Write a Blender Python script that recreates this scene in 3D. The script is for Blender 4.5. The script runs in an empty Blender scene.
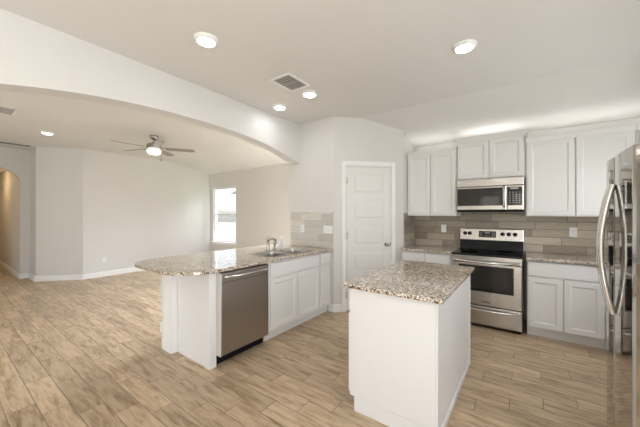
import bpy, bmesh, math, random
from mathutils import Vector, Matrix
random.seed(7)
PI = math.pi
SC = bpy.context.scene
COL = SC.collection

# ------------------------------------------------------------------ camera, world, daylight, fill lamps, exposure
cam_d = bpy.data.cameras.new('camera'); cam_d.sensor_width = 36; cam_d.lens = 36 * 285 / 640
cam_d.clip_start = 0.02; cam_d.clip_end = 200
cam = bpy.data.objects.new('camera', cam_d); COL.objects.link(cam)
cam.location = (0, 0, 1.42); cam.rotation_euler = (PI / 2, 0, math.radians(36))
SC.camera = cam

world = bpy.data.worlds.new('world'); SC.world = world; world.use_nodes = True
wn = world.node_tree.nodes; wl = world.node_tree.links
bg = wn['Background']
sky = wn.new('ShaderNodeTexSky'); sky.sky_type = 'NISHITA'; sky.sun_elevation = math.radians(55)
sky.sun_rotation = math.radians(200); sky.sun_disc = False; sky.air_density = 1.0; sky.dust_density = 1.5
hsv = wn.new('ShaderNodeHueSaturation'); hsv.inputs['Saturation'].default_value = .35
wl.new(sky.outputs[0], hsv.inputs['Color']); wl.new(hsv.outputs[0], bg.inputs[0]); bg.inputs[1].default_value = 0.16

sun_d = bpy.data.lights.new('sun', 'SUN'); sun_d.energy = 1.0; sun_d.angle = 0.02; sun_d.color = (1, .95, .88)
sun = bpy.data.objects.new('sun', sun_d); COL.objects.link(sun)
sun.rotation_euler = (math.radians(38), 0, math.radians(20))

def area(name, loc, rot, sx, sy, power, color=(1, 1, 1), spread=PI):
    d = bpy.data.lights.new(name, 'AREA'); d.shape = 'RECTANGLE'; d.size = sx; d.size_y = sy
    d.energy = power; d.color = color; d.spread = spread
    o = bpy.data.objects.new(name, d); COL.objects.link(o); o.location = loc; o.rotation_euler = rot
    return o
# living window lamp is daylight; the others are fill at added, unseen openings
area('fill_dining_door', (.35, -3.2, 1.1), (-PI / 2, 0, PI), 1.4, 2.0, 3.2, (.95, .962, 1.0))
area('fill_patio_door', (1.45, -1.35, 1.05), (0, PI / 2, 0), 2.0, 2.0, 23, (.95, .962, 1.0))
# added upward lamps that brighten the ceilings, standing in for ground bounce outside
area('ceiling_fill_dining_door', (.35, -4.1, .02), (PI, 0, 0), 2.4, 1.8, 20, (.95, .962, 1.0))
area('ceiling_fill_patio_door', (2.35, -1.35, .02), (PI, 0, 0), 1.8, 2.6, 134, (.95, .962, 1.0))
area('ceiling_fill_living_back', (-5.2, -4.1, .10), (PI, 0, 0), 3.6, 1.8, 65, (.95, .962, 1.0))
area('fill_kitchen_window', (1.45, .75, 1.55), (0, PI / 2, 0), 1.1, 1.2, 8, (.95, .962, 1.0))  # fill through an added window out of view
area('fill_counter_window', (1.45, 3.4, 1.6), (0, PI / 2, 0), 1.1, .95, 10, (.95, .962, 1.0))  # added fill for the aisle, at an unseen window over the counter
area('fill_living_back', (-5.2, -3.2, 1.25), (-PI / 2, 0, PI), 3.0, 2.0, 12, (.95, .962, 1.0))  # fill from behind, at an added unseen opening
area('daylight_living_window', (-7.3, 6.3, 3.2), (-PI / 4, 0, 0), 2.2, 1.6, 120, (.87, .95, 1.07))
area('fill_living_side_window', (-3.8, 5.5, 2.35), (-PI / 4, 0, 0), 1.4, .6, 290, (.87, .95, 1.07))  # added fill for the living room's long wall, lamp out of view

SC.view_settings.view_transform = 'Standard'; SC.view_settings.look = 'None'
SC.view_settings.gamma = 1.0; SC.view_settings.use_curve_mapping = False
SC.view_settings.exposure = 1.36

# ------------------------------------------------------------------ node helpers / materials
class NT:
    def __init__(s, name):
        s.m = bpy.data.materials.new(name); s.m.use_nodes = True
        s.t = s.m.node_tree; s.b = s.t.nodes['Principled BSDF']
    def n(s, typ, **kw):
        nd = s.t.nodes.new(typ)
        for k, v in kw.items(): setattr(nd, k, v)
        return nd
    def l(s, a, b): s.t.links.new(a, b)
    def put(s, sock, v):
        if hasattr(v, 'links') or isinstance(v, bpy.types.NodeSocket): s.l(v, sock)
        else: sock.default_value = v
    def math(s, op, a, b=0.0, c=0.0):
        nd = s.n('ShaderNodeMath', operation=op)
        s.put(nd.inputs[0], a); s.put(nd.inputs[1], b)
        if op in ('MULTIPLY_ADD', 'SMOOTH_MIN', 'COMPARE'): s.put(nd.inputs[2], c)
        return nd.outputs[0]
    def comb(s, x, y, z):
        nd = s.n('ShaderNodeCombineXYZ')
        for i, v in enumerate((x, y, z)): s.put(nd.inputs[i], v)
        return nd.outputs[0]
    def coords(s, kind='Object'):
        tc = s.n('ShaderNodeTexCoord'); sp = s.n('ShaderNodeSeparateXYZ'); s.l(tc.outputs[kind], sp.inputs[0])
        return tc.outputs[kind], sp.outputs
    def noise(s, vec, scale, detail=3, rough=.5, dist=0.0):
        nd = s.n('ShaderNodeTexNoise'); s.l(vec, nd.inputs['Vector'])
        nd.inputs['Scale'].default_value = scale; nd.inputs['Detail'].default_value = detail
        nd.inputs['Roughness'].default_value = rough; nd.inputs['Distortion'].default_value = dist
        return nd.outputs['Fac']
    def ramp(s, fac, stops, interp='LINEAR'):
        nd = s.n('ShaderNodeValToRGB'); cr = nd.color_ramp; cr.interpolation = interp
        while len(cr.elements) > len(stops): cr.elements.remove(cr.elements[-1])
        while len(cr.elements) < len(stops): cr.elements.new(1)
        for e, (p, c) in zip(cr.elements, stops):
            e.position = p; e.color = (c[0], c[1], c[2], 1) if not isinstance(c, (int, float)) else (c, c, c, 1)
        s.put(nd.inputs[0], fac); return nd.outputs[0]
    def mix(s, fac, a, b, mode='MIX'):
        nd = s.n('ShaderNodeMix', data_type='RGBA', blend_type=mode)
        s.put(nd.inputs[0], fac)
        for i, v in ((6, a), (7, b)):
            if isinstance(v, bpy.types.NodeSocket): s.l(v, nd.inputs[i])
            else: nd.inputs[i].default_value = (*v[:3], 1)
        return nd.outputs[2]
    def bump(s, h, strength, dist=.002):
        nd = s.n('ShaderNodeBump'); s.l(h, nd.inputs['Height'])
        nd.inputs['Strength'].default_value = strength; nd.inputs['Distance'].default_value = dist
        s.l(nd.outputs[0], s.b.inputs['Normal'])
    def set(s, **kw):
        names = dict(color='Base Color', rough='Roughness', metal='Metallic', spec='Specular IOR Level', coat='Coat Weight',
                     trans='Transmission Weight', ecol='Emission Color', estr='Emission Strength', ior='IOR', coatr='Coat Roughness', aniso='Anisotropic')
        for k, v in kw.items():
            sock = s.b.inputs[names[k]]
            if isinstance(v, tuple) and len(v) == 3: v = (*v, 1)
            s.put(sock, v)
        return s

def paint(name, col, rough=.6, tex=900, bump=.04, var=.02):
    m = NT(name); v, _ = m.coords()
    n = m.noise(v, 1.3, 2)
    c = m.mix(n, tuple(x * (1 - var) for x in col), tuple(min(1, x * (1 + var)) for x in col))
    m.set(color=c, rough=rough)
    if bump: m.bump(m.noise(v, tex / 10, 3), bump, .002)
    return m.m

def plain(name, col, rough=.4, metal=0.0, **kw):
    m = NT(name); v, _ = m.coords()
    n = m.noise(v, 14, 2)
    m.set(color=col, rough=m.math('MULTIPLY_ADD', n, .06, rough - .03), metal=metal, **kw)
    return m.m

def steel(name, col, rough=.22, along='X', streak=.10):
    m = NT(name); tc, xyz = m.coords()
    sc = {'X': (2, 260, 260), 'Z': (260, 260, 2), 'Y': (260, 2, 260)}[along]
    v = m.comb(m.math('MULTIPLY', xyz[0], sc[0]), m.math('MULTIPLY', xyz[1], sc[1]), m.math('MULTIPLY', xyz[2], sc[2]))
    n = m.noise(v, 1.0, 2)
    m.set(color=col, metal=1.0, rough=m.math('MULTIPLY_ADD', n, streak, rough - streak / 2))
    return m.m

def emit(name, col, strength):
    m = NT(name); m.set(color=(.9, .9, .9), ecol=col, estr=strength, rough=.4); return m.m

def granite():
    m = NT('speckled_granite'); v, _ = m.coords()
    def vor(scale):
        nd = m.n('ShaderNodeTexVoronoi', feature='F1'); m.l(v, nd.inputs['Vector']); nd.inputs['Scale'].default_value = scale
        sp = m.n('ShaderNodeSeparateColor'); m.l(nd.outputs['Color'], sp.inputs[0]); return sp.outputs
    a = vor(92); b = vor(160)
    base = m.ramp(a[0], [(0, (.018, .015, .014)), (.19, (.13, .095, .07)), (.29, (.36, .27, .19)), (.42, (.58, .485, .375)),
                         (.66, (.70, .62, .51)), (.80, (.92, .89, .84))], 'CONSTANT')
    fine = m.ramp(b[1], [(0, (.02, .018, .017)), (.15, (.30, .22, .16)), (.32, (.62, .54, .45)), (.8, (.80, .76, .70))], 'CONSTANT')
    c = m.mix(m.ramp(b[2], [(0, 0.0), (.62, 1.0)], 'CONSTANT'), base, fine)
    cl = m.ramp(m.noise(v, 7, 3), [(.35, (.88, .84, .78)), (.65, (1, 1, 1))])
    c = m.mix(1.0, c, cl, 'MULTIPLY')
    m.set(color=c, rough=.10, spec=.5)
    return m.m

def floor_mat():
    m = NT('wood_look_plank_tile'); tc, xyz = m.coords()
    W, L = .1535, .614
    ry = m.math('DIVIDE', m.math('SUBTRACT', xyz[1], 3.62 - W / 2), W)
    row = m.math('FLOOR', ry); fy = m.math('FRACT', ry)
    ux = m.math('DIVIDE', m.math('SUBTRACT', m.math('SUBTRACT', xyz[0], .098), m.math('MULTIPLY', row, .2047)), L)
    colm = m.math('FLOOR', ux); fx = m.math('FRACT', ux)
    dy = m.math('MULTIPLY', m.math('MINIMUM', fy, m.math('SUBTRACT', 1.0, fy)), W)
    dx = m.math('MULTIPLY', m.math('MINIMUM', fx, m.math('SUBTRACT', 1.0, fx)), L)
    d = m.math('MINIMUM', dx, dy)
    grout = m.math('LESS_THAN', d, .0022)
    wnz = m.n('ShaderNodeTexWhiteNoise', noise_dimensions='2D'); m.l(m.comb(row, colm, 0.0), wnz.inputs['Vector'])
    sp = m.n('ShaderNodeSeparateColor'); m.l(wnz.outputs['Color'], sp.inputs[0])
    r1, r2, r3 = sp.outputs[0], sp.outputs[1], sp.outputs[2]
    gv = m.comb(m.math('MULTIPLY_ADD', xyz[0], 2.6, m.math('MULTIPLY', r1, 50.0)),
                m.math('MULTIPLY_ADD', xyz[1], 17.0, m.math('MULTIPLY', r2, 50.0)), m.math('MULTIPLY', r3, 20.0))
    g1 = m.noise(gv, 1.5, 5, .58, .35)
    gv2 = m.comb(m.math('MULTIPLY_ADD', xyz[0], 5.0, m.math('MULTIPLY', r2, 31.0)),
                 m.math('MULTIPLY_ADD', xyz[1], 70.0, m.math('MULTIPLY', r1, 17.0)), r3)
    g2 = m.noise(gv2, 1.5, 4, .6, .4)
    knots = m.noise(m.comb(m.math('MULTIPLY_ADD', xyz[0], 2.6, m.math('MULTIPLY', r3, 40.0)),
                           m.math('MULTIPLY_ADD', xyz[1], 21.0, m.math('MULTIPLY', r1, 23.0)), r2), 1.1, 5, .62, .7)
    c = m.ramp(g1, [(.24, (.28, .18, .10)), (.39, (.45, .32, .195)), (.53, (.61, .47, .315)), (.74, (.70, .57, .42))])
    c = m.mix(m.ramp(g2, [(.40, 0.0), (.66, .50)]), c, (.74, .63, .49))
    c = m.mix(m.ramp(knots, [(.52, 0.0), (.70, .70)]), c, (.22, .135, .07))
    tint = m.ramp(r1, [(0, (.80, .785, .765)), (.5, (.94, .935, .93)), (1, (1.07, 1.065, 1.05))])
    c = m.mix(1.0, m.mix(1.0, c, tint, 'MULTIPLY'), (.90, .875, .835), 'MULTIPLY')
    c = m.mix(m.math('MULTIPLY', grout, .85), c, (.17, .125, .085))
    m.set(color=c, rough=m.math('MULTIPLY_ADD', g1, .15, .30), spec=.4)
    h = m.math('MINIMUM', d, .004)
    m.bump(m.math('ADD', m.math('MULTIPLY', h, 1.0), m.math('MULTIPLY', g2, .0006)), .6, 1.0)
    return m.m

def tile_mat(name, axis, c0, c1, grout):
    m = NT(name); tc, xyz = m.coords()
    u = xyz[0] if axis == 'X' else xyz[1]
    W, L = .1, .41
    rz = m.math('DIVIDE', m.math('SUBTRACT', xyz[2], .914), W); row = m.math('FLOOR', rz); fz = m.math('FRACT', rz)
    wr = m.n('ShaderNodeTexWhiteNoise', noise_dimensions='1D'); m.l(row, wr.inputs['W'])
    ux = m.math('ADD', m.math('DIVIDE', u, L), wr.outputs['Value']); colm = m.math('FLOOR', ux); fx = m.math('FRACT', ux)
    dz = m.math('MULTIPLY', m.math('MINIMUM', fz, m.math('SUBTRACT', 1.0, fz)), W)
    dx = m.math('MULTIPLY', m.math('MINIMUM', fx, m.math('SUBTRACT', 1.0, fx)), L)
    d = m.math('MINIMUM', dx, dz)
    wnz = m.n('ShaderNodeTexWhiteNoise', noise_dimensions='2D'); m.l(m.comb(row, colm, 0.0), wnz.inputs['Vector'])
    sp = m.n('ShaderNodeSeparateColor'); m.l(wnz.outputs['Color'], sp.inputs[0])
    gv = m.comb(m.math('MULTIPLY_ADD', u, 5.0, m.math('MULTIPLY', sp.outputs[1], 30.0)), m.math('MULTIPLY_ADD', xyz[2], 26.0, m.math('MULTIPLY', sp.outputs[2], 30.0)), 0.0)
    g = m.noise(gv, 1.2, 4, .6, .6)
    k = m.math('ADD', m.math('MULTIPLY', sp.outputs[0], .55), m.math('MULTIPLY', g, .5))
    c = m.mix(k, c0, c1)
    c = m.mix(m.math('LESS_THAN', d, .0024), c, grout)
    m.set(color=c, rough=.28, spec=.45)
    m.bump(m.math('MINIMUM', d, .004), .6, 1.0)
    return m.m

M = {}
M['wall'] = paint('wall_paint', (.72, .70, .672), .75, 900, .05)
M['wall_living'] = paint('living_wall_paint', (.72, .70, .672), .75, 900, .05)
M['ceiling'] = paint('ceiling_paint', (.75, .73, .70), .85, 500, .10)
M['trim'] = paint('trim_paint', (.88, .875, .86), .4, 900, 0)
M['cab'] = paint('cabinet_paint', (.80, .792, .778), .38, 900, 0, .01)
M['door'] = paint('door_paint', (.80, .79, .765), .4, 900, 0, .01)
M['granite'] = granite()
M['floor'] = floor_mat()
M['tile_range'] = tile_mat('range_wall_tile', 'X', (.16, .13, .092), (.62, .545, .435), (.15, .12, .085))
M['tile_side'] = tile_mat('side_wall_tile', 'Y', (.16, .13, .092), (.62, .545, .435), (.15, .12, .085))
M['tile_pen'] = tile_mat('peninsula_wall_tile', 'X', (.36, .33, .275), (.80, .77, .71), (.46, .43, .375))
M['steel'] = steel('brushed_steel', (.54, .515, .48), .24, 'X')
M['sink_steel'] = steel('sink_steel', (.42, .40, .37), .22, 'X')
M['steel_dw'] = steel('dishwasher_steel', (.43, .40, .37), .34, 'X')
M['steel_v'] = steel('fridge_steel', (.55, .53, .50), .07, 'Y', .03)
M['chrome'] = plain('polished_metal', (.75, .74, .72), .12, 1.0)
M['nickel'] = plain('brushed_nickel', (.42, .40, .37), .25, 1.0)
M['black'] = plain('black_plastic', (.010, .010, .011), .35, spec=.2)
M['blackglass'] = plain('black_glass', (.008, .008, .009), .05)
M['ovenglass'] = plain('dark_oven_glass', (.022, .019, .016), .05)
M['light_grey'] = plain('lit_edge_grey', (.62, .60, .57), .45)
M['grey'] = plain('grey_painted_metal', (.34, .325, .30), .45)
M['white_plastic'] = plain('white_plastic', (.85, .845, .82), .35)
M['vent_dark'] = plain('vent_shadow_metal', (.06, .055, .05), .7)
M['slat'] = plain('vent_slat_metal', (.42, .40, .37), .5)
M['blade'] = plain('fan_blade_wood', (.26, .225, .195), .40)
M['lamp'] = emit('downlight_lens', (.965, .975, 1.02), 17)
M['bowl'] = emit('fan_light_bowl', (1, .95, .88), .75)
M['strip'] = emit('added_glow_strip', (1, .97, .96), 5)  # glow of the added, unseen strips on the cabinet tops
M['hall_lamp'] = emit('hall_lamp_lens', (1, .70, .36), 14)
M['disp'] = plain('display_black', (.01, .011, .012), .15)
M['mark'] = plain('panel_marks', (.45, .45, .43), .4)
M['ring'] = plain('burner_ring_print', (.10, .10, .10), .2)
M['stone'] = paint('painted_stone', (.80, .792, .778), .6, 300, .3, .03)
M['siding'] = paint('house_siding', (.62, .615, .60), .7, 900, 0)
M['roof'] = paint('house_roof', (.20, .19, .18), .8, 400, .2)
M['fence'] = paint('fence_wood', (.52, .45, .37), .8, 400, .2)
M['grass'] = paint('lawn', (.22, .30, .12), .9, 300, .3, .2)
M['unit_grey'] = plain('utility_unit_grey', (.30, .31, .31), .5)
m = NT('window_glass'); _tr = m.n('ShaderNodeBsdfTransparent'); _gl = m.n('ShaderNodeBsdfGlossy'); _gl.inputs['Roughness'].default_value = 0.0
_mx = m.n('ShaderNodeMixShader'); _mx.inputs[0].default_value = .06; m.l(_tr.outputs[0], _mx.inputs[1]); m.l(_gl.outputs[0], _mx.inputs[2])
m.l(_mx.outputs[0], m.t.nodes['Material Output'].inputs['Surface']); M['glass'] = m.m

# ------------------------------------------------------------------ mesh helpers
def BM(): return bmesh.new()
def box(b, x0, x1, y0, y1, z0, z1):
    if x0 > x1: x0, x1 = x1, x0
    if y0 > y1: y0, y1 = y1, y0
    vs = [b.verts.new(p) for p in ((x0, y0, z0), (x1, y0, z0), (x1, y1, z0), (x0, y1, z0), (x0, y0, z1), (x1, y0, z1), (x1, y1, z1), (x0, y1, z1))]
    for f in ((0, 3, 2, 1), (4, 5, 6, 7), (0, 1, 5, 4), (1, 2, 6, 5), (2, 3, 7, 6), (3, 0, 4, 7)): b.faces.new([vs[i] for i in f])
    return vs
def prism(b, pts, axis, a0, a1):
    def P(u, v, a):
        return {'Z': (u, v, a), 'X': (a, u, v), 'Y': (u, a, v)}[axis]
    n = len(pts)
    lo = [b.verts.new(P(u, v, a0)) for u, v in pts]; hi = [b.verts.new(P(u, v, a1)) for u, v in pts]
    b.faces.new(lo); b.faces.new(hi[::-1])
    for i in range(n): b.faces.new((lo[i], lo[(i + 1) % n], hi[(i + 1) % n], hi[i]))
def frame_of(t):
    t = t.normalized(); a = Vector((0, 0, 1)) if abs(t.z) < .9 else Vector((1, 0, 0))
    u = t.cross(a).normalized(); return u, u.cross(t).normalized()
def tube(b, pts, r, seg=10, rz=None):
    pts = [Vector(p) for p in pts]; n = len(pts); rings = []
    rs = r if isinstance(r, (list, tuple)) else [r] * n
    pu = None
    for i, p in enumerate(pts):
        t = (pts[min(i + 1, n - 1)] - pts[max(i - 1, 0)]).normalized()
        if pu is None: u, w = frame_of(t)
        else:
            u = (pu - t * pu.dot(t)).normalized(); w = u.cross(t).normalized()
        pu = u
        rings.append([b.verts.new(p + u * rs[i] * math.cos(2 * PI * k / seg) + w * rs[i] * (rz or 1) * math.sin(2 * PI * k / seg)) for k in range(seg)])
    for a, c in zip(rings, rings[1:]):
        for k in range(seg): b.faces.new((a[k], a[(k + 1) % seg], c[(k + 1) % seg], c[k]))
    b.faces.new(rings[0][::-1]); b.faces.new(rings[-1])
def lathe(b, prof, c=(0, 0, 0), seg=28, axis='Z'):
    rings = []
    def P(r, h, k):
        a = 2 * PI * k / seg; x, y = r * math.cos(a), r * math.sin(a)
        v = {'Z': (x, y, h), 'Y': (x, h, y), 'X': (h, x, y)}[axis]
        return (v[0] + c[0], v[1] + c[1], v[2] + c[2])
    for r, h in prof: rings.append([b.verts.new(P(max(r, 1e-4), h, k)) for k in range(seg)])
    for p, q in zip(rings, rings[1:]):
        for k in range(seg): b.faces.new((p[k], p[(k + 1) % seg], q[(k + 1) % seg], q[k]))
    b.faces.new(rings[0][::-1]); b.faces.new(rings[-1])
def panel(b, x0, x1, z0, z1, yb, rings):
    """slab with its face toward -Y; rings = [(inset, y)...] from the outer edge inwards"""
    loops = [[b.verts.new(p) for p in ((x0, yb, z0), (x1, yb, z0), (x1, yb, z1), (x0, yb, z1))]]
    for ins, y in rings:
        loops.append([b.verts.new(p) for p in ((x0 + ins, y, z0 + ins), (x1 - ins, y, z0 + ins), (x1 - ins, y, z1 - ins), (x0 + ins, y, z1 - ins))])
    b.faces.new(loops[0][::-1])
    for p, q in zip(loops, loops[1:]):
        for k in range(4): b.faces.new((p[k], p[(k + 1) % 4], q[(k + 1) % 4], q[k]))
    b.faces.new(loops[-1])
def obj(name, b, mat, parent=None, bevel=0.0, smooth=False, seg=2, wbump=None):
    bmesh.ops.recalc_face_normals(b, faces=b.faces[:])
    me = bpy.data.meshes.new(name); b.to_mesh(me); b.free()
    o = bpy.data.objects.new(name, me); COL.objects.link(o)
    if mat: me.materials.append(M[mat] if isinstance(mat, str) else mat)
    if parent: o.parent = parent
    if smooth:
        for p in me.polygons: p.use_smooth = True
        md = o.modifiers.new('split', 'EDGE_SPLIT'); md.split_angle = math.radians(40)
    if bevel:
        md = o.modifiers.new('bevel', 'BEVEL'); md.width = bevel; md.segments = seg; md.limit_method = 'ANGLE'; md.angle_limit = math.radians(40)
    return o
def thing(name, label, cat, loc=(0, 0, 0), rz=0, group=None):
    o = bpy.data.objects.new(name, None); COL.objects.link(o); o.empty_display_size = .1
    o.location = loc; o.rotation_euler = (0, 0, rz); o['label'] = label; o['category'] = cat
    if group: o['group'] = group
    return o
def tag(o, label, cat, group=None):
    o['label'] = label; o['category'] = cat
    if group: o['group'] = group
    return o
def struct(name, b, mat, bevel=0, label=None):
    o = obj(name, b, mat, None, bevel); o['kind'] = 'structure'
    if label: o['label'] = label
    return o
def sroot(name, loc=(0, 0, 0), rz=0):
    o = bpy.data.objects.new(name, None); COL.objects.link(o); o.location = loc; o.rotation_euler = (0, 0, rz)
    o['kind'] = 'structure'; return o
def dup(root, loc, rz=None, label=None):
    r = root.copy(); COL.objects.link(r); r.location = loc
    if rz is not None: r.rotation_euler = (0, 0, rz)
    if label: r['label'] = label
    for ch in list(root.children):
        c = ch.copy(); COL.objects.link(c); c.parent = r
        for g in list(ch.children):
            d = g.copy(); COL.objects.link(d); d.parent = c
    return r

# ------------------------------------------------------------------ the setting
H = 2.82
YR = 4.69      # range wall
YP = 3.44      # tiled wall closing the peninsula
YW = 5.0       # living room window wall
XL = -7.73     # living room long wall
XA, XB = -2.90, -3.08   # the two faces of the arch wall
XR = 1.25; YB = -3.0

b = BM(); box(b, -14.5, 1.5, -3.2, 5.2, -.12, 0); struct('floor', b, 'floor')
# ceilings: flat, then sloping down to the outside walls
b = BM()
prism(b, [(-3.2, H), (3.72, H), (YR + .12, H - .33 * (YR + .12 - 3.72)), (YR + .12, 3.0), (-3.2, 3.0)], 'X', XA - .09, XR + .15)
struct('ceiling', b, 'ceiling')
b = BM()
prism(b, [(-3.2, H), (3.72, H), (YW + .15, H - .17 * (YW + .15 - 3.72)), (YW + .15, 3.0), (-3.2, 3.0)], 'X', -9.05, XA - .0901)
struct('ceiling_living', b, 'ceiling')

# arch wall between kitchen and living room (opening over the peninsula)
b = BM(); yc, hw, zs, rise = 1.68, 1.76, 2.20, .24
pts = [(YB, 0), (YB, H - .001)] + [(YP, H - .001), (YP, zs)]
N = 40
for i in range(1, N):
    u = 1 - 2 * i / N
    pts.append((yc + hw * u, zs + rise * (1 - abs(u) ** 2.4)))
pts += [(yc - hw, zs), (yc - hw, 0)]
prism(b, pts, 'X', XB, XA)
b.normal_update(); bmesh.ops.triangulate(b, faces=[f for f in b.faces if len(f.verts) > 4])
struct('wall_arch', b, 'wall')
# pantry block: tiled wall, diagonal door wall, return to the range wall
b = BM(); HT = H - .001
prism(b, [(XB, YP), (-2.25, YP), (-2.25, YW + .14), (XB, YW + .14)], 'Z', 0, HT); struct('wall_pantry_side', b, 'wall')
s2 = math.sqrt(.5)
PD = math.hypot(.75, .75)
# diagonal wall with a doorway, in a frame turned 45 degrees (local x along the wall, face at y = 0)
dx0, dx1, dzt = .165, .875, 2.125
pr = sroot('wall_pantry_diagonal', (-2.25, YP, 0), PI / 4)
b = BM(); box(b, 0, dx0, 0, .11, 0, HT); box(b, dx1, PD, 0, .11, 0, HT); box(b, dx0, dx1, 0, .11, dzt, HT)
o = obj('wall_panel', b, 'wall', pr)
b = BM(); prism(b, [(-1.5, 4.19), (-1.5, YR + .12), (-1.62, YR + .12), (-1.62, 4.20)], 'Z', 0, HT); struct('wall_pantry_return', b, 'wall')
b = BM(); box(b, -1.62, XR + .12, YR, YR + .12, 0, HT); struct('wall_range', b, 'wall')
# right wall with its added, unseen patio door and window openings
b = BM(); box(b, XR, XR + .12, -.35, .15, 0, HT); box(b, XR, XR + .12, 1.35, 2.92, 0, HT); box(b, XR, XR + .12, 3.88, YR, 0, HT); box(b, XR, XR + .12, 2.92, 3.88, 0, 1.08); box(b, XR, XR + .12, 2.92, 3.88, 2.12, HT); box(b, XR, XR + .12, .15, 1.35, 0, 1.0); box(b, XR, XR + .12, .15, 1.35, 2.1, HT); box(b, XR, XR + .12, YB, -2.35, 0, HT); box(b, XR, XR + .12, -2.35, -.35, 2.15, HT)
struct('wall_right', b, 'wall')
# back wall with the dining window, plus added unseen door and living openings
b = BM()
for x0, x1, z0, z1 in ((1.10, XR + .12, 0, HT), (-.40, 1.10, 2.12, HT), (-.72, -.40, 0, HT), (-2.9, -1.35, 0, HT), (-1.35, -.72, 0, .8), (-1.35, -.72, 2.05, HT),
                       (-3.6, -2.9, 0, HT), (-9.05, -6.8, 0, HT), (-6.8, -3.6, 0, .3), (-6.8, -3.6, 2.3, HT)):
    box(b, x0, x1, YB - .12, YB, z0, z1)
struct('wall_back', b, 'wall')
# living room
b = BM(); wx0, wx1, wz0, wz1 = -7.56, -6.50, .60, 2.17
for x0, x1, z0, z1 in ((XL - .12, wx0, 0, HT), (wx1, -4.32, 0, HT), (-3.28, XB, 0, HT), (-4.32, -3.28, 0, wz0), (-4.32, -3.28, wz1, HT), (wx0, wx1, 0, wz0), (wx0, wx1, wz1, HT)):
    box(b, x0, x1, YW, YW + .14, z0, z1)
struct('wall_window', b, 'wall_living')
b = BM(); prism(b, [(XL, 1.964), (XL, YW), (XL - .12, YW), (XL - .12, 2.01)], 'Z', 0, HT); struct('wall_left', b, 'wall_living')
b = BM(); prism(b, [(XL, 1.964), (XL - .12, 2.01), (-8.40, 1.44), (-8.313, 1.33)], 'Z', 0, HT); struct('wall_diagonal', b, 'wall_living')
b = BM(); prism(b, [(-8.313, 1.33), (-8.90, 1.33), (-8.90, 1.45), (-8.40, 1.44)], 'Z', 0, HT); struct('wall_return', b, 'wall_living')
b = BM(); y0, y1 = .06, 1.18; zs2, r2 = 2.12, .30
pts = [(YB, 0), (YB, HT), (1.45, HT), (1.45, 0), (y1, 0), (y1, zs2)]
for i in range(1, 24):
    a = PI * i / 24
    pts.append(((y0 + y1) / 2 + (y1 - y0) / 2 * math.cos(a), zs2 + r2 * math.sin(a)))
pts += [(y0, zs2), (y0, 0)]
prism(b, pts, 'X', -9.05, -8.90)
b.normal_update(); bmesh.ops.triangulate(b, faces=[f for f in b.faces if len(f.verts) > 4])
struct('wall_hall_arch', b, 'wall_living')
b = BM(); box(b, -12.4, -9.05, 1.18, 1.30, 0, 2.5); struct('wall_hall_right', b, 'wall_living')
b = BM(); box(b, -14.4, -9.05, -.06, .06, 0, 2.5); struct('wall_hall_left', b, 'wall_living')
b = BM(); box(b, -14.5, -14.4, -.06, 2.6, 0, 2.5); box(b, -14.4, -12.28, 2.5, 2.6, 0, 2.5); box(b, -12.4, -12.28, 1.3, 2.5, 0, 2.5); struct('wall_hall_end', b, 'wall_living')
b = BM(); box(b, -14.5, -9.05, -.06, 2.6, 2.5, 2.6); struct('ceiling_hall', b, 'ceiling')

# baseboards
def baseboard(name, pts, t=.014, h=.112, flip=1):
    b = BM()
    for (ax, ay), (bx, by) in zip(pts, pts[1:]):
        d = Vector((bx - ax, by - ay, 0)); L = d.length; d.normalize(); n = Vector((-d.y, d.x, 0)) * flip
        A = Vector((ax, ay, 0)) - d * 0; B = Vector((bx, by, 0))
        prof = [(0, 0), (t, 0), (t, h - .012), (t * .55, h), (0, h)]
        lo = [b.verts.new(A + n * p + Vector((0, 0, q))) for p, q in prof]; hi = [b.verts.new(B + n * p + Vector((0, 0, q))) for p, q in prof]
        b.faces.new(lo); b.faces.new(hi[::-1])
        for i in range(5): b.faces.new((lo[i], lo[(i + 1) % 5], hi[(i + 1) % 5], hi[i]))
    o = struct(name, b, 'trim'); return o
baseboard('baseboard_left', [(XL, YW), (XL, 1.958), (-8.316, 1.318), (-8.89, 1.318)], flip=1)
baseboard('baseboard_window', [(XB, YW), (XL, YW)], flip=1)
baseboard('baseboard_hall_arch', [(-8.90, 1.318), (-8.90, 1.18), (-9.05, 1.18), (-12.4, 1.18)], flip=1)
baseboard('baseboard_pantry', [(-2.25 + .105 * s2, YP + .105 * s2), (-2.25, YP), (-2.335, YP)], flip=1)
baseboard('baseboard_pantry_return', [(-1.5, 4.19), (-2.25 + .94 * s2, YP + .94 * s2)], flip=1)

# tiled backsplashes
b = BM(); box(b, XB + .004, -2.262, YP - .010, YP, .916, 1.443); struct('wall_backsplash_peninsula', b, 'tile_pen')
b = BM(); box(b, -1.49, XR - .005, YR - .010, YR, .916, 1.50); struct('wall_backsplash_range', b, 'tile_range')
b = BM(); box(b, -1.5, -1.49, 4.20, YR - .011, .916, 1.43); struct('wall_backsplash_return', b, 'tile_side')

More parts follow.
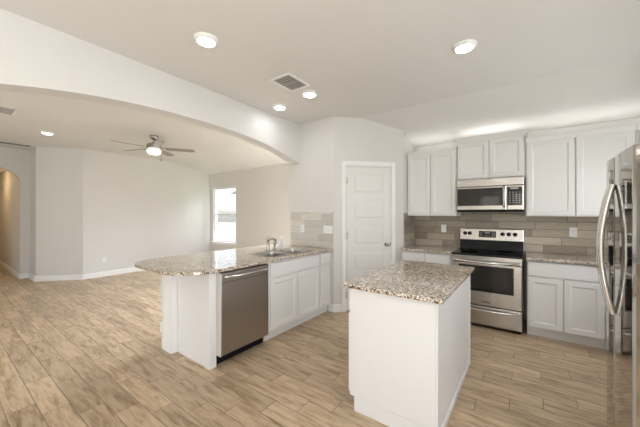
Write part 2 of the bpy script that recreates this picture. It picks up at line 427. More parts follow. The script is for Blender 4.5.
# pantry door
casing = sroot('trim_1', (-2.25, YP, 0), PI / 4)
b = BM()
for x0, x1, z0, z1 in ((dx0 - .055, dx0 + .005, 0, dzt + .055), (dx1 - .005, dx1 + .055, 0, dzt + .055), (dx0 + .005, dx1 - .005, dzt - .005, dzt + .055)):
    box(b, x0, x1, -.017, -.0005, z0, z1)
obj('casing', b, 'trim', casing, .006)
b = BM()
for x0, x1, z0, z1 in ((dx0, dx0 + .02, 0, dzt), (dx1 - .02, dx1, 0, dzt), (dx0 + .02, dx1 - .02, dzt - .02, dzt)): box(b, x0, x1, .001, .108, z0, z1)
obj('jamb', b, 'trim', casing)
dr = sroot('door_1', (-2.25, YP, 0), PI / 4); dr['label'] = 'white five panel pantry door with round nickel knob'
b = BM(); sx0, sx1, sz0, sz1 = dx0 + .023, dx1 - .023, .012, dzt - .024
box(b, sx0, sx1, .012, .045, sz0, sz1)
st = .105; pz = sz1 - .105; edges = [sz0]
zt = []
for i in range(5): zt.append((pz - .285, pz)); pz -= .285 + .092
for x0, x1 in ((sx0, sx0 + st), (sx1 - st, sx1)): box(b, x0, x1, .004, .012, sz0, sz1)
prev = sz1
for z0, z1 in zt: box(b, sx0 + st, sx1 - st, .004, .012, z1, prev); prev = z0
box(b, sx0 + st, sx1 - st, .004, .012, sz0, prev)
for z0, z1 in zt: panel(b, sx0 + st + .004, sx1 - st - .004, z0 + .004, z1 - .004, .012, [(0, .0118), (.018, .0105), (.032, .006)])
obj('door_slab', b, 'door', dr, .0015)
b = BM(); lathe(b, [(.032, .004), (.032, -.004), (.013, -.008), (.011, -.028), (.018, -.034), (.027, -.044), (.028, -.056), (.020, -.066), (.001, -.069)], (sx1 - .06, 0, .965), 24, 'Y')
obj('door_knob', b, 'nickel', dr, smooth=True)
for z in (.24, 1.10, 1.90):
    b = BM(); box(b, sx0 - .014, sx0 + .012, -.004, .003, z - .045, z + .045); tube(b, [(sx0 - .002, -.006, z - .048), (sx0 - .002, -.006, z + .048)], .006, 10)
    obj('door_hinge', b, 'chrome', dr)
b = BM(); box(b, dx1 - .021, dx1 - .015, -.0035, .010, .935, .995); obj('strike_plate', b, 'nickel', dr)

# windows
def window(name, x0, x1, z0, z1, y, rz=0, loc=(0, 0, 0), sill=True, depth=.09, mid=True):
    r = sroot(name, loc, rz); fw = .045
    b = BM()
    for a in ((x0, x0 + fw, z0, z1), (x1 - fw, x1, z0, z1), (x0 + fw, x1 - fw, z0, z0 + fw), (x0 + fw, x1 - fw, z1 - fw, z1)): box(b, a[0], a[1], y + .03, y + .1, a[2], a[3])
    zm = (z0 + z1) / 2
    if mid: box(b, x0 + fw, x1 - fw, y + .035, y + .095, zm - .025, zm + .025)
    obj('window_frame', b, 'white_plastic', r, .004)
    b = BM(); box(b, x0 + fw, x1 - fw, y + .06, y + .066, z0 + fw, z1 - fw); obj('window_pane', b, 'glass', r)
    if sill:
        b = BM(); box(b, x0 - .05, x1 + .05, y - .045, y - .001, z0 - .03, z0 - .002); box(b, x0 - .03, x1 + .03, y - .016, y - .001, z0 - .09, z0 - .03)
        obj('window_sill', b, 'trim', r, .004)
    return r
window('window_1', wx0, wx1, wz0, wz1, YW)
window('added_window_6', -4.32, -3.28, wz0, wz1, YW)  # added window hidden by the arch wall, lets fill onto the long wall
window('window_2', .72, 1.35, .8, 2.05, 0, PI, (0, YB, 0))
window('added_door_3', -1.10, .40, 0, 2.12, 0, PI, (0, YB, 0), sill=False, mid=False)  # unseen glazed door, added to light faces turned to the back wall
window('added_window_3', 3.6, 6.8, .3, 2.3, 0, PI, (0, YB, 0))  # unseen window added to let light into the living room
window('added_door_2', .35, 2.35, .0, 2.15, 0, -PI / 2, (XR, 0, 0), sill=False, mid=False)  # unseen patio door, added to light the arch wall and peninsula

window('added_window_4', -1.35, -.15, 1.0, 2.1, 0, -PI / 2, (XR, 0, 0))  # unseen window added for light from the right
window('added_window_5', -3.88, -2.92, 1.08, 2.12, 0, -PI / 2, (XR, 0, 0))  # unseen window added to brighten the island side and lower cabinets

# what stands outside the living room window
b = BM(); box(b, -40, 30, -40, 45, -.5, -.2); struct('ground', b, 'grass')
hs = thing('neighbouring_house', 'pale neighbouring house seen through the living room window', 'house', (-9.5, 13, -.2))
b = BM(); box(b, -7, 7, 0, 8, 0, 3.0); obj('siding_wall', b, 'siding', hs)
b = BM(); prism(b, [(-.5, 3.0), (8.5, 3.0), (4, 5.2)], 'X', -7.5, 7.5); obj('roof', b, 'roof', hs)
b = BM(); box(b, -1.9, -.5, -.05, -.001, 1.7, 2.5); obj('house_window', b, 'unit_grey', hs, .01)
fn = thing('garden_fence', 'wooden garden fence beyond the living room window', 'fence', (-9.5, 9.5, -.2))
b = BM()
for i in range(90): box(b, -7 + i * .155, -7 + i * .155 + .145, 0, .02, 0, 1.15 if i % 1 == 0 else 1.2)
obj('fence_boards', b, 'siding', fn)
b = BM(); box(b, -7, 7, .021, .06, .25, .33); box(b, -7, 7, .021, .06, .95, 1.03); obj('fence_rail', b, 'siding', fn)
u = thing('air_conditioning_unit', 'grey outdoor air conditioner by the fence beyond the window', 'air conditioner', (-8.95, 8.2, -.2))
b = BM(); box(b, -.4, .4, -.35, .35, 0, .85); obj('cabinet_shell', b, 'unit_grey', u, .02)
b = BM(); lathe(b, [(.3, .85), (.3, .88), (.05, .90)], (0, 0, 0), 20); obj('fan_grille', b, 'black', u)

# ------------------------------------------------------------------ cabinets
RING = [(0, -.020), (.003, -.0215), (.052, -.0215), (.057, -.018), (.066, -.0125), (.078, -.0125)]
DRING = [(0, -.019), (.003, -.0215)]
def base_cabinet(label, loc, rz, W, D, fronts, group=None, right_side=False):
    """local frame: face frame at y = 0 looking to -y, x from 0 to W; fronts = (kind, x0, x1, z0, z1)"""
    t = thing('base_cabinet', label, 'cabinet', loc, rz, group)
    b = BM(); box(b, 0, .018, .0185, D, .102, .883); box(b, W - .018, W, .0185, D, .102, .883); box(b, .018, W - .018, .0185, D, .102, .12); box(b, .018, W - .018, D - .012, D, .12, .883)
    box(b, 0, W, 0, .018, .102, .883); obj('body', b, 'cab', t)
    b = BM(); box(b, 0.001, W - .001, .048, D - .02, 0, .1015); obj('toe_kick', b, 'cab', t)
    for kind, x0, x1, z0, z1 in fronts:
        b = BM()
        panel(b, x0, x1, z0, z1, -.0005, RING if kind == 'door' else DRING)
        obj('door' if kind == 'door' else 'drawer', b, 'cab', t)
    return t
def wall_cabinet(label, loc, W, D, z0, z1, doors, crown=.036, over=.026, ends=(0, 0), group=None):
    t = thing('wall_cabinet', label, 'cabinet', loc, 0, group)
    b = BM(); box(b, 0, W, 0, D, 0, z1 - z0); obj('body', b, 'cab', t, .002)
    for x0, x1 in doors:
        b = BM(); panel(b, x0, x1, .012, z1 - z0 - .012, -.0005, RING); obj('door', b, 'cab', t)
    # crown moulding sitting on top of the box
    b = BM(); h = z1 - z0; e0, e1 = ends
    prof = [(0, h - .022), (-.006, h - .020), (-.010, h - .006), (-over * .8, h + crown * .75), (-over, h + crown * .8), (-over, h + crown), (0.04, h + crown), (.04, h + .0005), (0, h + .0005)]
    lo = [b.verts.new((-e0 * (1 if y < 0 else .0) * (-y / over if y < 0 else 0) if e0 else 0, y - .0225, z)) for y, z in prof]
    hi = [b.verts.new((W + (e1 * (-y / over) if y < 0 else 0), y - .0225, z)) for y, z in prof]
    b.faces.new(lo); b.faces.new(hi[::-1])
    for i in range(len(prof)): b.faces.new((lo[i], lo[(i + 1) % len(prof)], hi[(i + 1) % len(prof)], hi[i]))
    for e, xx, sgn in ((e0, 0, -1), (e1, W, 1)):
        if e: prism(b, [(xx, h + .0005), (xx + sgn * e * .35, h + .004), (xx + sgn * e, h + crown * .8), (xx + sgn * e, h + crown), (xx, h + crown)], 'Y', -.03, D)
    box(b, 0, W, -.022, D, h + crown - .008, h + crown)
    obj('crown_moulding', b, 'cab', t)
    return t

def countertop(label, outline, z0=.884, z1=.914, holes=(), bevel=.006):
    b = BM()
    def loop(pts):
        vs = [b.verts.new((x, y, z0)) for x, y in pts]
        return [b.edges.new((vs[i], vs[(i + 1) % len(vs)])) for i in range(len(vs))]
    es = loop(outline)
    for h in holes: es += loop(h)
    bmesh.ops.triangle_fill(b, use_beauty=True, use_dissolve=False, edges=es, normal=(0, 0, 1))
    r = bmesh.ops.extrude_face_region(b, geom=b.faces[:])
    bmesh.ops.translate(b, verts=[v for v in r['geom'] if isinstance(v, bmesh.types.BMVert)], vec=(0, 0, z1 - z0))
    o = obj('countertop', b, 'granite', None, bevel)
    return tag(o, label, 'countertop')
def arc(cx, cy, r, a0, a1, n=10):
    return [(cx + r * math.cos(math.radians(a0 + (a1 - a0) * i / n)), cy + r * math.sin(math.radians(a0 + (a1 - a0) * i / n))) for i in range(n + 1)]

# range wall, base units
FB = 4.11
base_cabinet('white base cabinet between the tiled return wall and the stove', (-1.488, FB, 0), 0, .678, .565,
             [('drawer', .02, .33, .715, .862), ('drawer', .345, .66, .715, .862), ('door', .02, .33, .12, .69), ('door', .345, .66, .12, .69)])
base_cabinet('white base cabinet with wide drawer and two doors right of the stove', (0.0, FB, 0), 0, .655, .565,
             [('drawer', .012, .643, .705, .865), ('door', .012, .320, .12, .685), ('door', .328, .643, .12, .685)])
base_cabinet('white base cabinet in the corner behind the refrigerator', (.657, FB, 0), 0, .58, .565,
             [('drawer', .012, .40, .705, .865), ('door', .012, .40, .12, .685)])
countertop('short granite worktop left of the stove, against tiled return wall', [(-1.488, 4.06), (-.805, 4.06), (-.805, YR - .012), (-1.488, YR - .012)])
countertop('granite worktop right of the stove running behind the refrigerator', [(-.012, 4.06), (XR - .012, 4.06), (XR - .012, YR - .012), (-.012, YR - .012)])
# range wall, wall units
FU = 4.36; DU = YR - FU - .001
wall_cabinet('white two-door wall cabinet left of the microwave', (-1.497, FU, 1.385), .70, DU, 1.385, 2.312, [(.012, .345), (.355, .688)])
wall_cabinet('short white two-door wall cabinet above the microwave, set higher', (-.79, FU, 1.88), .772, DU, 1.88, 2.402, [(.012, .381), (.391, .760)], .042, .042, (.025, .025))
wall_cabinet('white two-door wall cabinet right of the microwave', (-.015, FU, 1.385), .935, DU, 1.385, 2.312, [(.014, .455), (.468, .921)])
wall_cabinet('narrow white wall cabinet in the corner above the refrigerator side', (.923, FU, 1.385), .32, DU, 1.385, 2.312, [(.02, .30)])

# unseen light strips added for the glow above the wall cabinets, behind the crown moulding
for label, x0, x1, z in (('unseen light strip added on top of the left wall cabinet', -1.45, -.83, 2.3485), ('unseen light strip added on top of the cabinet above the microwave', -.75, -.06, 2.4425), ('unseen light strip added on top of the right wall cabinets', .03, 1.20, 2.3485)):
    t = thing('added_light_strip', label, 'light strip', (0, 4.47, z), 0)
    b = BM(); box(b, x0, x1, -.012, .012, 0, .008); obj('channel', b, 'white_plastic', t)
    b = BM(); box(b, x0 + .01, x1 - .01, -.009, .009, .0082, .012); obj('added_glow_strip', b, 'strip', t)

# peninsula
PX = -2.31
base_cabinet('white sink cabinet beside the dishwasher, two doors under a wide false front', (PX, 2.192, 0), PI / 2, .962, .585,
             [('drawer', .035, .948, .715, .862), ('door', .035, .487, .12, .69), ('door', .497, .948, .12, .69)])
base_cabinet('narrow white cabinet at the wall end of the peninsula, one drawer one door', (PX, 3.156, 0), PI / 2, .272, .585,
             [('drawer', .012, .258, .715, .862), ('door', .012, .258, .12, .69)])
e = thing('cabinet_end_panel', 'white end panel closing the peninsula beside the dishwasher', 'panel', (-2.61, 1.535, 0))
b = BM(); box(b, -.292, .258, -.028, .030, 0, .883); obj('panel_board', b, 'cab', e, .002)
b = BM(); box(b, .258, .281, -.035, .038, 0, .883); obj('front_stile', b, 'cab', e, .002)
b = BM(); box(b, .205, .257, -.035, -.0285, 0, .883); obj('corner_board', b, 'cab', e, .002)
dw = thing('dishwasher', 'stainless steel dishwasher in the peninsula', 'dishwasher', (PX, 1.577, 0), PI / 2)
b = BM(); box(b, .0066, .606, .005, .57, .105, .875); obj('tub_shell', b, 'black', dw)
b = BM(); panel(b, .0065, .603, .100, .868, .004, [(0, -.030), (.006, -.038)]); obj('door_panel', b, 'steel_dw', dw, .003)
b = BM(); box(b, .001, .0063, -.037, .030, .100, .868); obj('door_edge', b, 'light_grey', dw)  # light grey puts the lit side of the steel door into the colour
b = BM(); box(b, .012, .600, -.0385, -.0382, .775, .778); obj('control_strip', b, 'black', dw)
b = BM(); pts = [(.04 + .532 * i / 14, -.040 - .042 * math.sin(PI * i / 14) ** .5, .828) for i in range(15)]; tube(b, pts, .0115, 10); obj('handle', b, 'chrome', dw, smooth=True)
b = BM(); box(b, .004, .600, .050, .5, .0, .104); obj('toe_kick', b, 'black', dw)
# half wall behind the cabinets with painted stone facing on the living side
kw = sroot('wall_knee'); kw['label'] = 'white half wall under the bar side of the peninsula'
b = BM(); box(b, -3.085, -2.906, 1.455, YP - .002, 0, .883); obj('half_wall', b, 'trim', kw)
b = BM(); box(b, -3.10, -2.906, 1.441, 1.4548, 0, .10); obj('half_wall_baseboard', b, 'trim', kw, .004)
b = BM(); z = 0.0
while z < .86:
    h = random.choice((.09, .12, .15, .18)); h = min(h, .883 - z); y = 1.452
    while y < 3.43:
        w = random.uniform(.12, .34); y2 = min(y + w, 3.436); d = random.uniform(.018, .09)
        box(b, -3.0855 - d, -3.0855, y + .003, y2 - .003, z + .004, z + h - .004); y = y2
    z += h
obj('stone_facing', b, 'stone', kw, .014, seg=3)
# peninsula worktop with rounded bar end and sink cut-out
ox0, ox1, oy0, oy1, R = -3.41, -2.258, 1.205, YP - .011, .33
outline = [(ox1, oy1), (ox0, oy1)] + arc(ox0 + R, oy0 + R, R, 180, 270) + arc(ox1 - R, oy0 + R, R, 270, 360)
sk = (-2.80, -2.36, 2.32, 3.10)
def rrect(x0, x1, y0, y1, r, n=5):
    return arc(x1 - r, y1 - r, r, 0, 90, n) + arc(x0 + r, y1 - r, r, 90, 180, n) + arc(x0 + r, y0 + r, r, 180, 270, n) + arc(x1 - r, y0 + r, r, 270, 360, n)
countertop('granite peninsula worktop with rounded bar end holding the sink', outline, holes=[rrect(sk[0] + .012, sk[1] - .012, sk[2] + .012, sk[3] - .012, .04)])
sn = thing('kitchen_sink', 'double bowl stainless steel sink set in the peninsula worktop', 'sink', (0, 0, .914))
def ring_mesh(b, outer, inner, z):
    vo = [b.verts.new((x, y, z)) for x, y in outer]
    es = [b.edges.new((vo[i], vo[(i + 1) % len(vo)])) for i in range(len(vo))]
    for hole in inner:
        vi = [b.verts.new((x, y, z)) for x, y in hole]; es += [b.edges.new((vi[i], vi[(i + 1) % len(vi)])) for i in range(len(vi))]
    bmesh.ops.triangle_fill(b, use_beauty=True, use_dissolve=False, edges=es, normal=(0, 0, 1))
ym = (sk[2] + sk[3]) / 2 - .03
bowls = [(sk[0] + .075, sk[1] - .025, sk[2] + .025, ym - .012), (sk[0] + .075, sk[1] - .025, ym + .012, sk[3] - .025)]
b = BM(); ring_mesh(b, rrect(*sk, .05), [rrect(*q, .045) for q in bowls], .0005)
r = bmesh.ops.extrude_face_region(b, geom=b.faces[:]); bmesh.ops.translate(b, verts=[v for v in r['geom'] if isinstance(v, bmesh.types.BMVert)], vec=(0, 0, .006))
obj('rim', b, 'sink_steel', sn, .002)
for q in bowls:
    b = BM(); top = rrect(*q, .045); c = ((q[0] + q[1]) / 2, (q[2] + q[3]) / 2)
    loops = []
    for z, s in ((0.003, 1.0), (-.01, .99), (-.17, .95), (-.185, .86), (-.188, .25), (-.192, .2)):
        loops.append([b.verts.new((c[0] + (x - c[0]) * s, c[1] + (y - c[1]) * s, z)) for x, y in top])
    for p, qq in zip(loops, loops[1:]):
        for k in range(len(p)): b.faces.new((p[k], p[(k + 1) % len(p)], qq[(k + 1) % len(p)], qq[k]))
    b.faces.new(loops[-1])
    obj('bowl', b, 'sink_steel', sn, smooth=True)
fc = thing('kitchen_faucet', 'curved metal faucet behind the peninsula sink', 'faucet', (-2.865, 2.735, .9145))
b = BM(); lathe(b, [(.032, 0), (.032, .008), (.024, .016), (.021, .075), (.017, .09)]); obj('base', b, 'nickel', fc, smooth=True)
b = BM(); pts = [(0, 0, .08)]
for i in range(13):
    a = PI - (PI * .80) * i / 12
    pts.append((.08 + .08 * math.cos(a), 0, .115 + .05 * math.sin(a)))
tube(b, pts, [.015] + [.0135] * 10 + [.0145, .017, .017]); obj('spout', b, 'nickel', fc, smooth=True)
b = BM(); tube(b, [(0, -.005, .085), (-.012, -.012, .12), (-.02, -.004, .165), (.0, .03, .195)], [.012, .010, .008, .006]); obj('handle', b, 'nickel', fc, smooth=True)
sp_ = thing('side_sprayer', 'short metal sprayer standing beside the faucet', 'sprayer', (-2.865, 2.86, .9145))
b = BM(); lathe(b, [(.024, 0), (.022, .012), (.013, .02), (.013, .05), (.018, .075), (.020, .10), (.014, .125), (.001, .128)]); obj('nozzle', b, 'nickel', sp_, smooth=True)
b = BM(); tube(b, [(.012, 0, .09), (.034, 0, .105), (.044, 0, .085)], [.006, .006, .004]); obj('trigger', b, 'black', sp_)
sb = thing('soap_bottle', 'white pump soap bottle behind the sink', 'bottle', (-2.87, 2.99, .9145))
b = BM(); lathe(b, [(.030, 0), (.033, .004), (.033, .085), (.028, .105), (.014, .118), (.013, .126)]); obj('bottle_body', b, 'white_plastic', sb, smooth=True)
b = BM(); lathe(b, [(.015, .126), (.015, .14), (.005, .143), (.005, .165), (.011, .167), (.011, .176), (.001, .178)]); tube(b, [(0, 0, .171), (.035, 0, .171), (.040, 0, .163)], .005, 8); obj('pump', b, 'white_plastic', sb, smooth=True)

# island
isl = thing('island_cabinet', 'white kitchen island cabinet in the middle of the floor', 'island', (-.745, 2.41, 0))
b = BM(); box(b, -.300, .298, -.603, .603, .103, .883); obj('body', b, 'cab', isl, .002)
b = BM(); box(b, -.264, .298, -.603, .603, 0, .1025); obj('toe_kick', b, 'cab', isl)
b = BM()
for y in (-.606, .590): box(b, .2985, .312, y, y + .016, 0, .883)
box(b, .2985, .310, -.590, .590, 0, .045)
obj('side_trim', b, 'cab', isl, .002)
for i in range(2):
    for kind, z0, z1 in (('drawer', .715, .862), ('door', .12, .69)):
        b = BM(); panel(b, -.585 + .59 * i, -.005 + .59 * i, z0, z1, -.0005, RING if kind == 'door' else DRING)
        bmesh.ops.rotate(b, verts=b.verts[:], cent=(0, 0, 0), matrix=Matrix.Rotation(-PI / 2, 3, 'Z'))
        bmesh.ops.translate(b, verts=b.verts[:], vec=(-.3005, 0, 0))
        obj(kind, b, 'cab', isl)
countertop('granite island worktop on the white island', [(-1.088, 1.770), (-.400, 1.770), (-.400, 3.045), (-1.088, 3.045)])

# ------------------------------------------------------------------ stove
st = thing('stove', 'freestanding stainless steel electric stove with black glass cooktop', 'stove', (-.798, 4.045, 0))
W = .758
b = BM(); box(b, 0, W, .022, .635, .03, .893); obj('body', b, 'black', st, .004)
for x in (.03, W - .03):
    for y in (.06, .6):
        b = BM(); lathe(b, [(.016, 0), (.016, .0295)], (x, y, 0), 12); obj('foot', b, 'black', st)
b = BM(); box(b, -.006, W + .006, -.012, .56, .894, .914); ck = obj('cooktop', b, 'blackglass', st, .006)
for x, y, r in ((.2, .14, .11), (.56, .14, .085), (.2, .40, .085), (.56, .40, .11)):
    b = BM(); lathe(b, [(r - .004, .9142), (r - .004, .9146), (r, .9146), (r, .9142)], (x, y, 0), 40); obj('burner_ring', b, 'ring', ck)
b = BM(); prism(b, [(.561, .914), (.634, .914), (.634, 1.04), (.585, 1.04)], 'X', 0, W); obj('backguard_base', b, 'black', st, .004)
b = BM(); prism(b, [(.566, 1.041), (.634, 1.041), (.634, 1.205), (.590, 1.205)], 'X', -.004, W + .004); obj('backguard', b, 'steel', st, .008)
SL = math.atan2(.024, .164)
def on_guard(b, x, z):   # shapes are built facing -y at the origin, then set on the sloped backguard
    bmesh.ops.rotate(b, verts=b.verts[:], cent=(0, 0, 0), matrix=Matrix.Rotation(-SL, 3, 'X'))
    bmesh.ops.translate(b, verts=b.verts[:], vec=(x, .566 + (z - 1.041) * .024 / .164, z))
for x in (.066, .125, .527, .597, .668):
    b = BM(); lathe(b, [(.027, -.0005), (.027, -.005), (.021, -.008), (.019, -.028), (.016, -.031), (.001, -.0315)], (0, 0, 0), 22, 'Y'); box(b, -.003, .003, -.034, -.030, -.018, .018)
    on_guard(b, x, 1.135); obj('knob', b, 'black', st, smooth=False)
b = BM(); box(b, -.105, .105, -.003, -.0005, -.044, .044); on_guard(b, .345, 1.128); dp = obj('display', b, 'disp', st, .002)
b = BM()
for i in range(4):
    for x in (-.088, -.066, .062, .084): box(b, x - .006, x + .006, -.0036, -.0031, -.030 + i * .016, -.026 + i * .016)
box(b, -.03, .03, -.0036, -.0031, .012, .024)
for i in range(4): box(b, -.035 + i * .02, -.025 + i * .02, -.0036, -.0031, -.022, -.016)
on_guard(b, .345, 1.128); obj('display_marks', b, 'mark', dp)
b = BM(); box(b, .004, W - .004, -.004, .021, .805, .889); obj('front_rail', b, 'steel', st, .004)
b = BM(); panel(b, .004, W - .004, .285, .802, .020, [(0, -.012), (.008, -.020)]); od = obj('oven_door', b, 'steel', st, .002)
b = BM(); panel(b, .085, W - .085, .455, .775, -.0195, [(0, -.0215), (.003, -.0225)]); obj('door_glass_border', b, 'blackglass', od)
b = BM(); panel(b, .125, W - .125, .490, .745, -.0222, [(0, -.0228), (.002, -.0232)]); obj('oven_window', b, 'ovenglass', od)
b = BM(); pts = [(.03 + (W - .06) * i / 18, -.022 - .045 * math.sin(PI * i / 18) ** .45, .832 - .012 * math.sin(PI * i / 18)) for i in range(19)]; tube(b, pts, .0135, 10); obj('oven_handle', b, 'chrome', od, smooth=True)
b = BM(); box(b, .345, .430, -.0235, -.0195, .322, .340); bd = obj('badge', b, 'black', od, .002)
b = BM(); box(b, .352, .423, -.0238, -.0234, .329, .333); obj('badge_line', b, 'mark', bd)
b = BM(); panel(b, .004, W - .004, .045, .276, .020, [(0, -.010), (.008, -.018)]); sd = obj('storage_drawer', b, 'steel', st, .002)
b = BM(); pts = [(.03 + (W - .06) * i / 18, -.018 - .040 * math.sin(PI * i / 18) ** .45, .243 - .010 * math.sin(PI * i / 18)) for i in range(19)]; tube(b, pts, .012, 10); obj('drawer_handle', b, 'chrome', sd, smooth=True)

# ------------------------------------------------------------------ microwave
mw = thing('microwave', 'stainless steel microwave oven mounted above the stove', 'microwave', (-.785, 4.295, 1.452))
W = .756; HM = .424
b = BM(); box(b, 0, W, .03, .393, 0, HM); obj('body', b, 'black', mw, .004)
b = BM(); panel(b, .001, W - .001, .322, HM, .029, [(0, -.010), (.008, -.016)]); obj('vent_panel', b, 'steel', mw)
b = BM(); panel(b, .001, .575, .012, .320, .029, [(0, -.010), (.008, -.016)]); md_ = obj('door', b, 'steel', mw)
b = BM(); panel(b, .010, .534, .070, .300, -.0155, [(0, -.0175), (.002, -.0185)]); obj('door_window', b, 'ovenglass', md_)
b = BM(); tube(b, [(.548, -.016, .055), (.548, -.050, .065), (.548, -.056, .18), (.548, -.050, .292), (.548, -.016, .302)], .0135, 10); obj('handle', b, 'nickel', md_, smooth=True)
b = BM(); panel(b, .578, W - .001, .012, .320, .029, [(0, -.010), (.008, -.016)]); cp = obj('control_panel', b, 'steel', mw)
b = BM(); panel(b, .586, W - .020, .070, .300, -.0155, [(0, -.0175), (.002, -.0185)]); obj('keypad', b, 'blackglass', cp)
b = BM()
for r in range(6):
    for c in range(4): box(b, .604 + c * .033, .618 + c * .033, -.0192, -.0188, .100 + r * .026, .108 + r * .026)
box(b, .615, .70, -.0192, -.0188, .272, .290)
obj('keypad_marks', b, 'mark', cp)
b = BM(); box(b, .002, W - .002, -.004, .39, -.0105, -.0005); obj('underside_vent', b, 'black', mw)

# ------------------------------------------------------------------ refrigerator (doors face -X)
fr = thing('refrigerator', 'tall stainless steel side-by-side refrigerator at the right edge', 'refrigerator', (.375, 2.175, 0), 0)
b = BM(); box(b, .075, .80, -.364, .405, .03, 1.705); obj('body', b, 'grey', fr, .006)
for x in (.12, .74):
    for y in (-.31, .35):
        b = BM(); lathe(b, [(.025, 0), (.025, .0295)], (x, y, 0), 12); obj('foot', b, 'black', fr)
def fdoor(pts):
    b = BM(); prism(b, pts, 'Z', .10, 1.725); return obj('door', b, 'steel_v', fr, .004, seg=3)
SG = .006
def bow(y, w=.43): v = abs(y) / w; return SG * (2 * v - 1) ** 2
near = [(.07, -.003), (bow(.003) + .003, -.003)] + [(bow(.325 * i / 10, .345), -.005 - .32 * i / 10) for i in range(11)] + [(.004, -.336), (.012, -.350), (.024, -.360), (.07, -.364)]
far = [(.07, .003), (bow(.003) + .003, .003)] + [(bow(.30 * i / 8) * .7, .005 + .15 * i / 8) for i in range(9)] + [(.012, .20), (.022, .25), (.034, .30), (.047, .35), (.060, .385), (.07, .40)]
d1 = fdoor(near); d2 = fdoor(far)
for d, y in ((d1, -.030), (d2, .030)):
    b = BM(); n = 24; pts = []
    for i in range(n + 1):
        u = i / n; pts.append((-.004 - .047 * math.sin(PI * u) ** .9, y, .885 + .69 * u))
    tube(b, pts, .0125, 12); obj('handle', b, 'chrome', d, smooth=True)
b = BM(); box(b, .06, .0745, -.35, .33, .012, .095); obj('base_grille', b, 'black', fr)
for y in (-.34, .34):
    b = BM(); box(b, .085, .20, y, y + .06, 1.7055, 1.735); obj('hinge_cover', b, 'grey', fr, .004)

# ------------------------------------------------------------------ electrical plates
def plate(label, loc, rz, gangs=1, kind='outlet'):
    t = thing('wall_outlet' if kind == 'outlet' else 'light_switch', label, 'outlet' if kind == 'outlet' else 'switch', loc, rz)
    w = .036 + .046 * (gangs - 1)
    b = BM(); panel(b, -w, w, -.058, .058, -.0005, [(0, -.003), (.004, -.006)]); obj('cover_plate', b, 'white_plastic', t)
    for g in range(gangs):
        x = (g - (gangs - 1) / 2) * .046 * 1.0
        if kind == 'outlet':
            for z in (-.02, .02):
                b = BM(); box(b, x - .016, x + .016, -.0075, -.0058, z - .014, z + .014); s = obj('socket', b, 'white_plastic', t, .002)
                b = BM(); box(b, x - .008, x - .006, -.0078, -.0074, z - .002, z + .007); box(b, x + .006, x + .008, -.0078, -.0074, z - .002, z + .007); lathe(b, [(.0022, -.0074), (.0022, -.0078)], (x, 0, z - .008), 8, 'Y')
                obj('socket_slots', b, 'black', s)
        else:
            b = BM(); box(b, x - .016, x + .016, -.009, -.0058, -.033, .033); obj('rocker', b, 'white_plastic', t, .002)
    return t
plate('white outlet on the light tile near the soap bottle', (-2.83, YP - .010, 1.185), 0)
plate('wide white switch plate on the tile beside the pantry door corner', (-2.345, YP - .010, 1.185), 0, 2, 'switch')
plate('white outlet on the grey tile left of the stove', (-1.04, YR - .010, 1.19), 0)
plate('white outlet on the brown tile left of the refrigerator handle', (.46, YR - .010, 1.19), 0)
plate('white outlet low on the bare living room wall', (XL, 2.34, .37), PI / 2)

# ------------------------------------------------------------------ ceiling fixtures
def downlight(label, x, y, first=None, z=H, mat='lamp'):
    t = thing('ceiling_downlight', label, 'ceiling light', (x, y, z), 0, 'round ceiling lights')
    b = BM(); lathe(b, [(.094, -.0005), (.092, -.012), (.080, -.024), (.068, -.026), (.067, -.014), (.066, -.0005)], (0, 0, 0), 40); obj('trim_ring', b, 'white_plastic', t, smooth=True)
    b = BM(); lathe(b, [(.0655, -.010), (.0655, -.021), (.05, -.025), (.001, -.026)], (0, 0, 0), 36); obj('lens', b, mat, t, smooth=True)
    return t
d0 = downlight('round ceiling light nearest the arch, left of the air vent', -2.085, 1.315)
dup(d0, (-.423, 2.634, H), label='round ceiling light above the island, on the right side of the ceiling')
dup(d0, (-2.61, 2.70, H), label='lower of two small ceiling lights beside the vent, nearest the arch wall')
dup(d0, (-2.045, 2.61, H), label='small ceiling light just beyond the square air vent')
dup(d0, (-6.69, 1.21, H), label='ceiling light on the living room ceiling left of the fan')
for x, y in ((-.423, 1.315), (-.423, -.6), (-2.085, -.6), (-.423, -2.1), (-2.085, -2.1)):  # grid carried on out of view, added for more light
    dup(d0, (x, y, H), label='unseen round ceiling light added to the kitchen grid outside the view')
for x, y in ((-6.69, -1.2), (-4.3, -1.2)):  # out of view, added to help light the living room
    dup(d0, (x, y, H), label='unseen round ceiling light added in the back part of the living room')
def vent(label, x, y, sx, sy, n, rz=0, two=True):
    t = thing('ceiling_vent', label, 'vent', (x, y, H), rz)
    b = BM(); fw = .028
    for a in ((-sx, -sx + fw, -sy, sy), (sx - fw, sx, -sy, sy), (-sx + fw, sx - fw, -sy, -sy + fw), (-sx + fw, sx - fw, sy - fw, sy)): box(b, a[0], a[1], a[2], a[3], -.010, -.0005)
    obj('vent_frame', b, 'white_plastic', t, .003)
    b = BM(); box(b, -sx + fw, sx - fw, -sy + fw, sy - fw, -.003, -.0008); obj('backing', b, 'vent_dark', t)
    b = BM(); L = sx - fw
    for i in range(n):
        yy = -sy + fw + (2 * (sy - fw)) * (i + .5) / n
        prism(b, [(yy - .004, -.0032), (yy - .002, -.0032), (yy + .005, -.011), (yy + .003, -.011)], 'X', -L, L)
    if two: box(b, -L, L, -.010, .010, -.0118, -.0033)
    obj('slats', b, 'slat' if two else 'white_plastic', t)
    return t
vent('square air vent in the kitchen ceiling between the lights', -2.045, 2.275, .135, .175, 9)
vent('air vent at the far left of the living room ceiling', -5.72, .60, .12, .20, 14, PI / 2)
vent('long white return grille on the ceiling by the hallway', -8.35, .93, .16, .36, 16, 0, False)

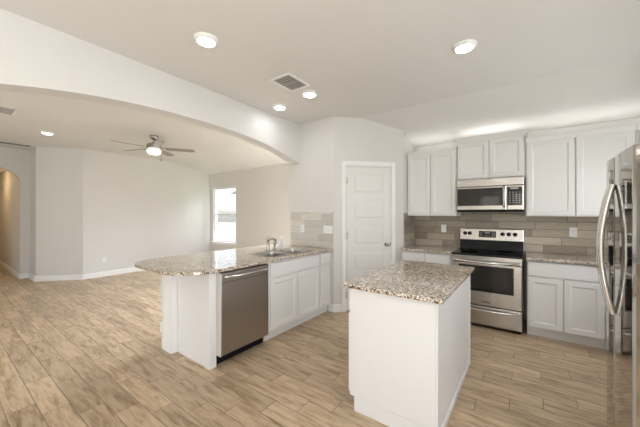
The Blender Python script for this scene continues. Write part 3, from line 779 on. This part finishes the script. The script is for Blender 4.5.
fan = thing('ceiling_fan', 'five-blade ceiling fan with lit glass bowl in the living room', 'ceiling fan', (-5.44, 2.40, H))
b = BM(); lathe(b, [(.070, -.0005), (.072, -.02), (.060, -.055), (.030, -.080), (.018, -.085)]); obj('canopy', b, 'nickel', fan, smooth=True)
b = BM(); tube(b, [(0, 0, -.08), (0, 0, -.13)], .0125, 14); obj('downrod', b, 'nickel', fan)
b = BM(); lathe(b, [(.03, -.115), (.05, -.13), (.10, -.15), (.125, -.18), (.125, -.225), (.10, -.245), (.06, -.25)]); obj('motor_housing', b, 'nickel', fan, smooth=True)
b = BM(); lathe(b, [(.06, -.2505), (.105, -.256), (.118, -.272), (.110, -.305), (.078, -.332), (.03, -.343), (.001, -.344)]); obj('light_bowl', b, 'bowl', fan, smooth=True)
b = BM(); tube(b, [(.11, .05, -.262), (.13, .06, -.30), (.13, .06, -.42)], .0018, 6); lathe(b, [(.002, -.42), (.009, -.43), (.010, -.45), (.003, -.462)], (.13, .06, 0), 10); obj('pull_chain', b, 'nickel', fan)
for k in range(5):
    a = math.radians(56 + 72 * k); rm = Matrix.Rotation(a, 3, 'Z') @ Matrix.Rotation(math.radians(-12), 3, 'X')
    b = BM(); n = 12; up = []; dn = []
    for i in range(n + 1):
        x = .19 + .48 * i / n; w = .052 + .018 * (i / n) if i < n - 1 else (.060 if i == n - 1 else .040)
        up.append((x, w)); dn.append((x, -w))
    prism(b, up + dn[::-1], 'Z', -.004, .004)
    bmesh.ops.rotate(b, verts=b.verts[:], cent=(0, 0, 0), matrix=rm); bmesh.ops.translate(b, verts=b.verts[:], vec=(0, 0, -.225))
    bl = obj('blade', b, 'blade', fan, .002)
    b = BM(); prism(b, [(.115, -.016), (.20, -.03), (.25, -.03), (.25, .03), (.20, .03), (.115, .016)], 'Z', .0045, .009)
    bmesh.ops.rotate(b, verts=b.verts[:], cent=(0, 0, 0), matrix=rm); bmesh.ops.translate(b, verts=b.verts[:], vec=(0, 0, -.225))
    obj('blade_arm', b, 'nickel', bl)

# warm lamp in the hallway
hl = thing('hallway_ceiling_light', 'warm round ceiling light inside the hallway', 'ceiling light', (-10.6, .62, 2.5))
b = BM(); lathe(b, [(.15, -.0005), (.155, -.02), (.14, -.03)], (0, 0, 0), 32); obj('lamp_base', b, 'nickel', hl, smooth=True)
b = BM(); lathe(b, [(.138, -.0305), (.13, -.06), (.08, -.09), (.001, -.1)], (0, 0, 0), 32); obj('lamp_shade', b, 'hall_lamp', hl, smooth=True)
h2 = dup(hl, (-13.4, 1.6, 2.5), label='warm round ceiling light in the room past the hallway end')
